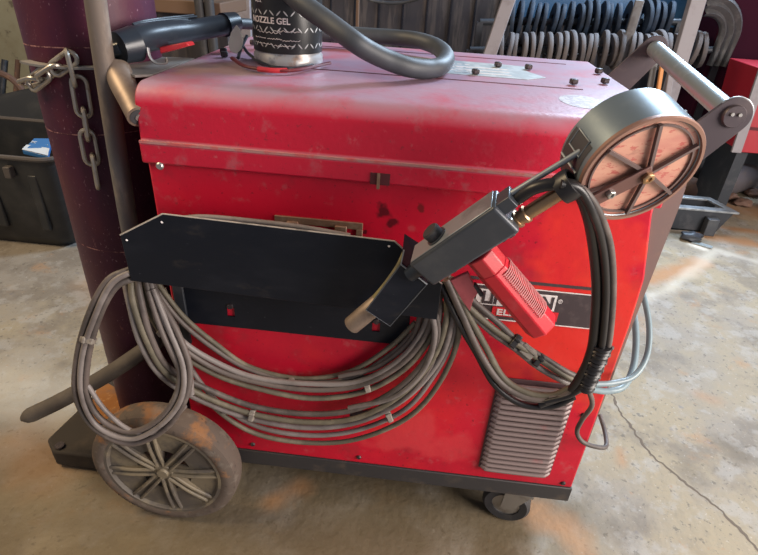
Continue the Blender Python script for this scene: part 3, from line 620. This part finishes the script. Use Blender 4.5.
obj('guide_rod', MB().cyl(rb-hd*.014+ax*.015, PL(594,143, DC-dn*.030, dn), .0042), M['gun_top'], s)
# strap and black cable
st = on(566,186)
sc_ = PL(567,186, Y(565,187,-.207), sd)
obj('rubber_strap', MB().lathe([(.016,-.010),(.0205,-.010),(.0215,0),(.0205,.010),(.016,.010)], sc_, qd, 28, True), M['black_cable'], s)
def yy(path): return [Y(*p) for p in path]
c1 = [(516,200,-.195),(535,188,-.205),(560,184,-.21),(580,190,-.205),(594,212,-.19),(603,245,-.16),(606,285,-.135),(604,325,-.12),(600,350,-.11),(590,374,-.10),(572,392,-.09),(545,400,-.085)]
for k, (dx, dy_, rr, m_) in enumerate([(0,0,.0085,'black_cable'),(-9,3,.0085,'black_cable'),(7,0,.0055,'cable'),(0,5,.006,'black_cable')]):
    P = [(a+dx*min(1,i/3)*(1 if i < 8 else .6), b+dy_*(0 if i < 2 else 1)*(1-i/14)+(-dx*.35 if i > 8 else 0), y-.004*k) for i, (a, b, y) in enumerate(c1[(0 if k < 1 else 2):])]
    obj('cable', MB().tube(yy(P), rr, 12), M[m_], s)
# tape wrap
w0, w1 = Y(603,345,-.120), Y(585,388,-.100)
tw = [w0.lerp(w1, k/40) for k in range(41)]
obj('cable_wrap', MB().tube(tw, .0150, 16, 1, rf=lambda t: 1+.13*math.sin(t*75)), M['black_cable'], s)['label'] = 'black ribbed wrap round the cable'
for k in range(5): p = w0.lerp(w1, .05+k*.17)+VR*.0155-VF*.003; obj('wrap_tie', MB().box(p, (.006,.005,.005)), M['zinc'], s)

# ================================================================ CABLE COIL on the tray
cc_ = thing('cable_coil', tuple(Y(290,400,-.06)), 'dusty grey cable coil hanging in big loops from the black tray', 'cable')
def bundle(path, n, r, mats, sp=6.2, dy=.004, ydip=None, jit=1.5):
    N_ = len(path)
    for k in range(n):
        o = (k-(n-1)/2)*sp; P = []
        for i, (a, b, y) in enumerate(path):
            p0 = path[max(i-1,0)]; p1 = path[min(i+1,N_-1)]; tx, ty = p1[0]-p0[0], p1[1]-p0[1]; l = math.hypot(tx, ty)
            jj = random.uniform(-jit, jit); P.append(Y(a-ty/l*(o+jj), b+tx/l*(o+jj), y-dy*(k % 2)))
        m_ = mats[k % len(mats)]; obj('loop', MB().tube(P, r, 12), M[m_], cc_)
CB, CL, CO = 'cable','cable_light','cable_olive'
# big lower-left loop
bundle([(150,262,-.05),(133,272,-.072),(112,284,-.092),(95,315,-.106),(83,355,-.112),(82,395,-.118),(98,425,-.124),(130,438,-.126),(160,426,-.124),(179,400,-.115),(185,370,-.09),(172,335,-.07),(152,300,-.045),(146,275,-.03)], 3, .0062, [CB,CL,CB], 5.2, .003)
bundle([(88,385,-.115),(105,412,-.122),(132,430,-.124),(160,430,-.122),(184,405,-.112)], 1, .005, [CL])
bundle([(131,272,-.05),(134,300,-.075),(145,340,-.085),(165,372,-.075),(200,394,-.055),(250,412,-.045),(305,421,-.042),(355,417,-.042),(400,396,-.045),(432,360,-.05),(446,322,-.05),(446,290,-.04)], 3, .0062, [CB,CO,CL], 6.2)
bundle([(144,275,-.04),(155,312,-.055),(178,345,-.055),(215,368,-.045),(255,383,-.04),(310,391,-.037),(360,386,-.04),(400,366,-.043),(426,335,-.045),(438,300,-.04)], 3, .0060, [CL,CB,CO], 6)
bundle([(152,280,-.03),(180,318,-.03),(215,345,-.025),(250,368,-.022),(300,381,-.020),(350,374,-.020),(392,350,-.022),(418,325,-.025)], 2, .0052, [CO,CB], 5)
bundle([(160,290,-.025),(172,330,-.03),(185,365,-.04),(215,402,-.035),(255,428,-.03),(305,438,-.028),(355,435,-.03),(405,414,-.035),(436,380,-.04),(456,335,-.042),(452,290,-.035)], 2, .0056, [CL,CO], 7)
bundle([(150,290,-.05),(165,330,-.07),(184,370,-.085),(188,395,-.10)], 2, .0058, ['cable_light','cable'], 6)
bundle([(430,300,-.05),(437,335,-.055),(425,372,-.05),(395,400,-.045),(350,412,-.035)], 2, .0058, [CB,CL], 6)
bundle([(424,305,-.03),(415,340,-.03),(380,370,-.026),(340,380,-.024)], 2, .0056, [CB,CB], 6)
# right side
bundle([(446,280,-.05),(462,315,-.06),(480,350,-.065),(500,381,-.075),(525,398,-.085),(552,400,-.09),(572,392,-.095)], 3, .0066, [CO,CB,'black_cable'], 5.5)
bundle([(444,280,-.045),(466,303,-.055),(494,328,-.06),(518,346,-.065),(542,362,-.065),(568,378,-.06),(595,386,-.045)], 3, .0060, [CB,CO,CL], 5)
b7 = [(590,384,-.06),(612,383,-.035),(634,376,-.01),(647,355,.03),(649,325,.08),(643,295,.13),(634,272,.2)]
obj('loop', MB().tube(yy(b7), .0060, 12), M['cable_blue'], cc_)
b7 = [(590,389,-.06),(608,391,-.035),(624,386,-.01),(633,368,.03),(636,342,.08),(634,315,.13),(628,290,.18)]
obj('loop', MB().tube(yy(b7), .0070, 12), M['cable_blue'], cc_)
b8 = [(588,388,-.08),(592,405,-.06),(582,420,-.04),(577,432,-.03),(583,442,-.035),(597,447,-.035),(606,446,-.02),(605,432,.02),(600,415,.06)]
obj('loop', MB().tube(yy(b8), .0050, 12), M['cable'], cc_)
obj('loop', MB().tube(yy([(168,221,-.06),(200,217,-.055),(250,221,-.05),(300,227,-.05),(350,236,-.05)]), .005, 10), M['cable_light'], cc_)
def tie(px, py, y, ang, w_=.012, h_=.026, m_='tie'):
    a = math.radians(ang); d_ = VR*math.cos(a)+VU*math.sin(a); u_ = -VR*math.sin(a)+VU*math.cos(a)
    mb = MB().box(Y(px,py,y), (w_,h_,.018), (d_,u_,VF)); mb.box(Y(px,py,y)-VF*.009+u_*.004, (w_*1.15,.007,.006), (d_,u_,VF)); obj('cable_tie', mb, M[m_], cc_, .002)
tie(88,340,-.112,75); tie(164,331,-.062,-52); tie(252,415,-.048,-14); tie(367,386,-.040,14); tie(389,416,-.036,22); tie(292,381,-.022,-4,.012,.018); tie(226,410,-.036,-30,.010,.018)
tie(515,341,-.068,-40,.012,.028,'black_cable'); tie(538,360,-.068,-40,.012,.026,'black_cable'); tie(527,351,-.066,-40,.028,.022)

# ================================================================ TOTE BIN (left)
t0 = thing('storage_tote', (-1.45,1.5,0), 'open black plastic tote on the floor behind the maroon cylinder', 'tote')
def ringpts(x0, x1, y0, y1, r, z, n=6):
    P = []
    for cx_, cy_, a0 in ((x1-r,y0+r,-PI/2),(x1-r,y1-r,0),(x0+r,y1-r,PI/2),(x0+r,y0+r,PI)):
        for k in range(n+1): a = a0+PI/2*k/n; P.append(V(cx_+r*math.cos(a), cy_+r*math.sin(a), z))
    return P
def loft(loops, cap=True):
    mb = MB(); L_ = [[mb.bm.verts.new(p) for p in lp] for lp in loops]; n_ = len(L_[0])
    for a, b in zip(L_, L_[1:]):
        for k in range(n_): mb.face([a[k], a[(k+1)%n_], b[(k+1)%n_], b[k]])
    if cap: mb.face(L_[0]); mb.face(L_[-1])
    return mb
ang = Matrix.Rotation(math.radians(0), 3, 'Z')
bx0, bx1, by0, by1 = -1.80,-1.06,1.15,1.62
lp = [ringpts(bx0+.03,bx1-.03,by0+.03,by1-.03,.07,.0), ringpts(bx0,bx1,by0,by1,.07,.05), ringpts(bx0-.02,bx1+.02,by0-.02,by1+.02,.07,.43), ringpts(bx0-.012,bx1+.012,by0-.012,by1+.012,.07,.43), ringpts(bx0+.008,bx1-.008,by0+.008,by1-.008,.07,.05)]
obj('tub', loft(lp), M['bin'], t0)
obj('rim', MB().tube(ringpts(bx0-.025,bx1+.025,by0-.025,by1+.025,.07,.435), .011, 8, closed=True), M['binrim'], t0)
for x in (-1.15,-1.35): obj('side_rib', MB().bb(x-.02,x+.02,by0-.020,by0+.01,.10,.36), M['bin'], t0, .006)
obj('clip', MB().bb(-1.245,-1.215,by0-.05,by0-.018,.35,.40), M['binrim'], t0, .004)
lp2 = [V(-1.06,1.62,.44), V(-1.82,1.62,.44), V(-1.86,1.74,.84), V(-.98,1.74,.84)]
obj('tote_lid', MB().prism([V(-1.04,1.665,.43), V(-1.84,1.665,.43), V(Y(-60,108,1.83).x,1.83,Y(-60,108,1.83).z), V(Y(48,84,1.83).x,1.83,Y(48,84,1.83).z)], V(0,.012,0)), M['bin'], t0, .003)['label'] = 'raised black lid'
pk = thing('plastic_packet', (-1.17,1.24,.40), 'blue and white packet lying in the black tote', 'packet')
c4 = [Y(22,150,1.20), Y(48,156,1.20), Y(52,138,1.32), Y(34,138,1.34)]
obj('packet_body', MB().prism(c4, V(0,.0,-.02)), M['blue'], pk, .004)
u_ = (c4[1]-c4[0]).normalized(); v_ = (c4[3]-c4[0]).normalized()
c5 = [c4[0].lerp(c4[1], a).lerp(c4[3].lerp(c4[2], a), b)+V(0,0,.002) for a, b in ((0,.0),(1,.0),(1,.38),(0,.38))]
obj('packet_stripe', MB().prism(c5, V(0,0,.0015)), M['whitepk'], pk)
t = text_mesh('PORTER', .03, .0004, .0005); w = max(v.co.x for v in t.bm.verts); o_ = c4[0].lerp(c4[3], .55)+V(0,0,.003); u2 = (c4[1].lerp(c4[2],.55)-o_)
obj('packet_print', place_text(t, lambda c: o_+u2*(.1+.8*c.x/w)+(c4[3]-c4[0]).normalized()*c.y+V(0,0,.002+c.z)), M['whitepk'], pk)

# ================================================================ BACKGROUND
def seg3(px0, py0, px1, py1, y0, y1=None): return Y(px0, py0, y0), Y(px1, py1, y0 if y1 is None else y1)
def bar(name, a, b, w_, d_, m_, label, cat, group=None):
    ax_ = (b-a).normalized(); u = ax_.cross(V(0,1,0)).normalized(); v = ax_.cross(u)
    return tag(obj(name, MB().box((a+b)/2, ((b-a).length, w_, d_), (ax_, u, v)), M[m_], bevel=.004), label, cat, group)
def down(px, py, y, z=0, dx=0, up=1.6):      # a standing member through the point, foot on the floor
    p = Y(px, py, y); return V(p.x+dx, y, z), p
# blue sheet
p0, p1 = Y(510,22,3.30), Y(640,30,3.30)
tag(obj('plastic_sheet', MB().prism([V(p0.x,3.388,.93), V(p1.x+.35,3.388,.93), V(p1.x+.4,3.388,1.5), V(p0.x-.02,3.388,1.5)], V(0,.01,0)), M['bluetarp']), 'blue plastic sheet on the wall above the grey rings', 'sheet')
# rings on two rails
rr_ = thing('metal_ring', (0,0,0), '', 'ring')
def ringrow(n_, px0, px1, py, y, R0, m_, group, label):
    a, b = Y(px0, py, y), Y(px1, py, y); first = None
    for k in range(n_):
        c = a.lerp(b, (k+random.uniform(-.2,.2))/(n_-1)); R1 = R0*random.uniform(.85,1.1); tl = V(1, random.uniform(-.15,.15), random.uniform(-.12,.12))
        o = obj('metal_ring', MB().lathe([(R1*.35,-.010),(R1*.97,-.012),(R1,-.006),(R1,.006),(R1*.97,.012),(R1*.35,.010)], c, tl, 28, True), M[m_])
        tag(o, label, 'ring', group)
bpy.data.objects.remove(rr_)
ringrow(26, 500, 700, 50, 2.75, .105, 'ring', 'grey rings on the lower rail', 'grey metal ring in the lower row along the back wall')
ringrow(20, 512, 668, 20, 2.95, .11, 'ringblue', 'blue-grey rings on the upper rail', 'dark blue-grey ring in the upper row under the plastic sheet')
for px0, px1, py, y, lab in ((470,720,50,2.75,'dark rail running through the lower row of rings'),(480,680,22,2.95,'dark rail running through the upper row of rings')):
    a, b = Y(px0,py,y), Y(px1,py,y); rk = thing('ring_rail', (a.x,a.y,0), lab, 'rail')
    obj('rail', MB().cyl(a, b, .02), M['darkmetal'], rk)
    for p in (a, b): obj('rail_post', MB().bb(p.x-.02,p.x+.02,p.y-.02,p.y+.02,0,p.z), M['darkmetal'], rk)
a = Y(505,10,2.6); f = Y(488,60,2.6); d_ = (a-f).normalized(); f0 = f-d_*(f.z/d_.z)
bar('pale_post', f0+V(0,0,.02), a+d_*.3, .075, .05, 'palepost', 'pale leaning post at the left end of the ring racks', 'post')
a = Y(697,0,2.25); f = Y(668,100,2.25); d_ = (a-f).normalized(); f0 = f-d_*(f.z/d_.z)
bar('leaning_post', f0+V(0,0,.03), a+d_*.3, .075, .05, 'palepost', 'scuffed pale post leaning beside the corrugated fender', 'post')
a = Y(640,0,2.9); f = Y(600,75,2.9)
for i, (pa, pb, w_, m_, lab, y) in enumerate([((640,0),(622,60),.05,'greypost','grey-blue upright strip behind the handle bar',2.7),((662,66),(652,130),.02,'orange','thin orange strip standing under the handle bar',2.2),((672,66),(662,130),.03,'palepost','narrow pale strip standing beside the orange strip',2.2),((655,60),(642,130),.03,'greypost','narrow grey strip standing left of the orange strip',2.25),((684,110),(673,150),.03,'greypost','short grey strip behind the spool drum',2.1)]):
    a = Y(*pa, y); f = Y(*pb, y); d_ = (a-f).normalized(); f0 = f-d_*(f.z/d_.z); bar('wall_strip', f0+V(0,0,.02), a, w_, .02, m_, lab, 'strip')
# corrugated fender: half rings
fy = 2.715; fc = Y(702,38,fy); fR = Y(741,38,fy).x-fc.x
fd = MB(); rows = []
for k in range(15):
    a = PI/2*1.15-PI*.62*k/14 ; rows.append([])
    for j in range(13):
        rad = fR*(.42+.58*j/12); zz = .018*math.cos(j/12*PI*6)
        rows[-1].append(fd.bm.verts.new(fc+V(rad*math.cos(a), zz, rad*math.sin(a)+.02)))
rows.append([]); 
for j in range(13):
    rad = fR*(.42+.58*j/12); zz = .018*math.cos(j/12*PI*6); rows[-1].append(fd.bm.verts.new(V(fc.x+rad*.93, fy+zz, Y(715,66,fy).z)))
for A_, B_ in zip(rows, rows[1:]):
    for j in range(12): fd.face([A_[j], A_[j+1], B_[j+1], B_[j]])
fo = obj('fender', fd, M['galv_dark']); sm = fo.modifiers.new('solid', 'SOLIDIFY'); sm.thickness = .006
tag(fo, 'curved corrugated galvanised fender hanging by the maroon cabinet', 'fender')
# maroon cabinet, red cabinet
a, b = Y(708,60,2.75), Y(790,60,2.75)
cb_ = thing('tall_cabinet', (a.x+.4,2.9,0), 'tall dark maroon cabinet in the back right corner', 'cabinet')
obj('cabinet_body', MB().bb(a.x,a.x+.9,2.75,3.3,.30,1.7), M['maroon'], cb_, .01); obj('cabinet_plinth', MB().bb(a.x+.03,a.x+.87,2.8,3.25,0,.30), M['darkmetal'], cb_)
a = Y(737,152,2.2)
rc = thing('red_cabinet', (a.x+.3,2.4,0), 'red drawer cabinet with pale metal edge at the right border', 'cabinet')
zb_ = a.z
tp = Y(766,70,2.2)
obj('cabinet_body', MB().prism([V(a.x+.02,2.2,zb_),V(a.x+.7,2.2,zb_),V(a.x+.7,2.2,tp.z),V(tp.x,2.2,tp.z)], V(0,.4,0)), M['redcab'], rc, .004)
obj('drawer_gap', MB().bb(Y(745,128,2.2).x,a.x+.7,2.196,2.199,Y(745,128,2.2).z-.008,Y(745,128,2.2).z+.008), M['dark_slot'], rc)
obj('edge_strip', MB().prism([V(a.x-.035,2.185,zb_),V(a.x+.015,2.185,zb_),V(tp.x+.01,2.185,tp.z),V(tp.x-.04,2.185,tp.z)], V(0,.0145,0)), M['palepost'], rc)
for x in (a.x+.06, a.x+.55): obj('cabinet_leg', MB().bb(x-.03,x+.03,2.25,2.55,0,zb_), M['darkmetal'], rc)
# dark clutter under the racks
for k, (px, py, y, w_, h_, m_) in enumerate([(628,125,2.9,.35,.35,'darkmetal')]):
    p = Y(px, py, y); o = obj('scrap_box', MB().bb(p.x-w_/2,p.x+w_/2,y,y+.3,0.001,h_+.1), M[m_], bevel=.01); tag(o, ('dark metal box on the floor behind the spool drum','dark metal box on the floor left of the maroon cabinet')[k], 'box')
def pipe(px, py, qx, qy, z, r, lab, m_='pipe', hollow=True):
    a, b = Z(px,py,z), Z(qx,qy,z); L_ = (b-a).length
    o = obj('pipe_offcut', MB().lathe([(r*.8,.0),(r,0),(r,L_),(r*.8,L_)], a, b-a, 28, True), M[m_]); return tag(o, lab, 'pipe')
pipe(715,184,750,175,.095,.095,'short wide grey pipe offcut lying under the red cabinet')
pipe(682,182,706,194,.06,.06,'rusty pipe offcut lying behind the black angle channel','scrap')
# angle channel (open tray of angle iron)
q = [Z(672,222,.0), Z(727,224,.0)]
a, b = Z(664,207,.13), Z(733,212,.13); ch = thing('channel_section', (a.x,a.y,0), 'black steel channel section lying on the floor right of the machine', 'steel section')
x0, x1, yv = a.x, b.x, a.y
obj('front_web', MB().prism([V(x0-.1,yv,.0),V(x1-.06,yv,.0),V(x1,yv,.13),V(x0-.1,yv,.13)], V(0,.012,0)), M['darkmetal'], ch, .002)
obj('back_web', MB().prism([V(x0-.1,yv+.18,.0),V(x1-.1,yv+.18,.0),V(x1-.06,yv+.18,.13),V(x0-.1,yv+.18,.13)], V(0,.012,0)), M['darkmetal'], ch, .002)
obj('top_edge', MB().prism([V(x0-.1,yv-.012,.128),V(x1+.02,yv-.012,.128),V(x1-.05,yv+.20,.128),V(x0-.1,yv+.20,.128),V(x0-.1,yv+.16,.128),V(x1-.08,yv+.16,.128),V(x1-.04,yv+.035,.128),V(x0-.1,yv+.035,.128)], V(0,0,.012)), M['gun_top'], ch, .002)
obj('channel_floor', MB().bb(x0-.1,x1-.08,yv,yv+.18,.0,.008), M['darkmetal'], ch)
p = Z(708,236,.0); obj('channel_foot', MB().bb(p.x-.03,p.x+.03,yv-.05,yv-.002,0,.10), M['gun_grey'], ch, .004)
for k, (px, py, lab) in enumerate([(700,206,'small rusty scrap lump beside the pipe offcuts'),(742,206,'small rusty scrap lump nearest the right border'),(690,240,'dark scrap lump in front of the steel channel'),(752,196,'dark scrap lump behind the rusty one at the right border'),(728,200,'small scrap lump in front of the wide pipe offcut')]):
    p = Z(px, py, .0); mb = MB(); bmesh.ops.create_icosphere(mb.bm, subdivisions=3, radius=1)
    for v in mb.bm.verts: v.co = Vector((v.co.x*.055, v.co.y*.04, max(v.co.z,-.8)*.026)) * (1+.35*noise.noise(v.co*1.6+V(k*5,0,0))); v.co += V(p.x, p.y, .024)
    tag(obj('scrap_lump', mb, M['scrap' if k != 2 else 'darkmetal']), lab, 'scrap')
p = [Z(692,242,.002), Z(712,248,.002)]; o = obj('metal_strip', MB().box((p[0]+p[1])/2+V(0,0,.003), ((p[1]-p[0]).length,.035,.004), ((p[1]-p[0]).normalized(), V(0,0,1).cross((p[1]-p[0]).normalized()), V(0,0,1))), M['galv']); tag(o, 'small bright metal strip on the floor in front of the channel', 'metal strip')
# left background: junk by cream wall
for k, (a_, b_, r_, m_, lab) in enumerate([((18,60),(16,92),.018,'scrap','rusty rod leaning on the cream wall nearest the cylinder'),((5,60),(2,95),.022,'darkmetal','dark rod leaning on the cream wall at the left border'),((30,52),(34,80),.02,'darkmetal','dark rod leaning on the cream wall between tote and cylinder')]):
    a, f = Y(*a_, 3.1), Y(*b_, 3.0); d_ = (a-f).normalized(); f0 = f-d_*((f.z-.02)/d_.z); tag(obj('leaning_rod', MB().cyl(f0, a, r_), M[m_]), lab, 'rod')
for k, (px, py, lab) in enumerate([(8,84,'upper black tyre-like ring lying against the cream wall'),]):
    p = Y(px, py, 2.8); o = obj('wire_loop', MB().tube([V(p.x+.17*math.cos(t), 2.72, .24+.17*math.sin(t)) for t in [2*PI*k/28 for k in range(28)]], .022, 8, closed=True), M['scrap']); tag(o, 'rusty ring standing against the cream wall above the tote', 'ring')
# tan board + black legs behind the black gun
a, b = Y(158,30,1.9), Y(208,-20,1.9)
tb_ = thing('tan_bench', ((a.x+b.x)/2,2.0,0), 'tan wooden bench with black legs behind the cylinder', 'bench')
obj('bench_board', MB().bb(a.x-.2,b.x+.05,1.9,2.3,Y(180,14,1.9).z,Y(180,0,1.9).z), M['tan'], tb_, .006)
for px in (203,213): p = Y(px, 10, 1.88); obj('bench_leg', MB().cyl(V(p.x,1.86,.0), V(p.x-.01,1.86,p.z+.25), .022), M['rubber'], tb_)
obj('bench_leg', MB().cyl(V(a.x-.15,2.2,0), V(a.x-.15,2.2,Y(180,14,1.9).z), .022), M['rubber'], tb_)
obj('bench_skirt', MB().bb(a.x-.2,b.x+.05,1.96,2.0,.25,Y(180,14,1.9).z-.001), M['darkwood'], tb_)
for pa, pb, w_, y, m_, lab in [((217,-5),(236,40),.045,2.2,'greypost','dark slanting bar left of the can'),((238,0),(240,40),.15,2.6,'palepost','wide pale upright panel behind the can'),((358,-5),(357,40),.02,2.9,'tan','thin brown upright batten on the dark boards')]:
    a, f = Y(*pa, y), Y(*pb, y); d_ = (a-f).normalized(); f0 = f-d_*(f.z/d_.z); bar('upright_bar', f0+V(0,0,.02), a+d_*.2, w_, .03, m_, lab, 'post')
P = [Y(362,-6,3.2), Y(380,2,3.2), Y(405,2,3.2), Y(425,-6,3.2)]; P = [V(P[0].x,3.36,P[0].z+.12)]+P+[V(P[-1].x,3.36,P[-1].z+.12)]
tag(obj('hanging_cord', MB().tube(P, .012, 8), M['rubber']), 'black cord sagging on the dark boards above the thick cable', 'cord')
# boards on the back wall: battens
for k, px in enumerate(range(330, 500, 24)):
    a = Y(px, 20, 3.37); o = struct(obj('trim_%d' % (k+2), MB().bb(a.x-.006,a.x+.006,3.392,3.3999,.01,2.2), M['black_metal']))

# ================================================================ LIGHT
def area(name, loc, tgt, sx, sy_, col, power):
    l = bpy.data.lights.new(name, 'AREA'); l.shape = 'RECTANGLE'; l.size = sx; l.size_y = sy_; l.color = col; l.energy = power
    o = bpy.data.objects.new(name, l); C.objects.link(o); o.location = loc; o.rotation_euler = (Vector(tgt)-Vector(loc)).to_track_quat('-Z', 'Y').to_euler(); return o
area('door_daylight', (3.4,-1.2,1.6), (.6,.3,.5), 2.0, 1.8, (1,.90,.82), 160)
area('back_daylight', (2.3,2.9,2.9), (.5,.3,.9), .9, .9, (.62,.80,1), 165)
area('shop_lamp', (-2.0,-.2,2.9), (-.5,.0,0), 1.4, 1.0, (1,.76,.46), 66)
w = bpy.data.worlds.new('world'); bpy.context.scene.world = w; w.use_nodes = True
w.node_tree.nodes['Background'].inputs[0].default_value = (.86,.88,1,1); w.node_tree.nodes['Background'].inputs[1].default_value = .17
vs_ = bpy.context.scene.view_settings; vs_.view_transform = 'Standard'; vs_.look = 'None'; vs_.gamma = 1; vs_.exposure = .42
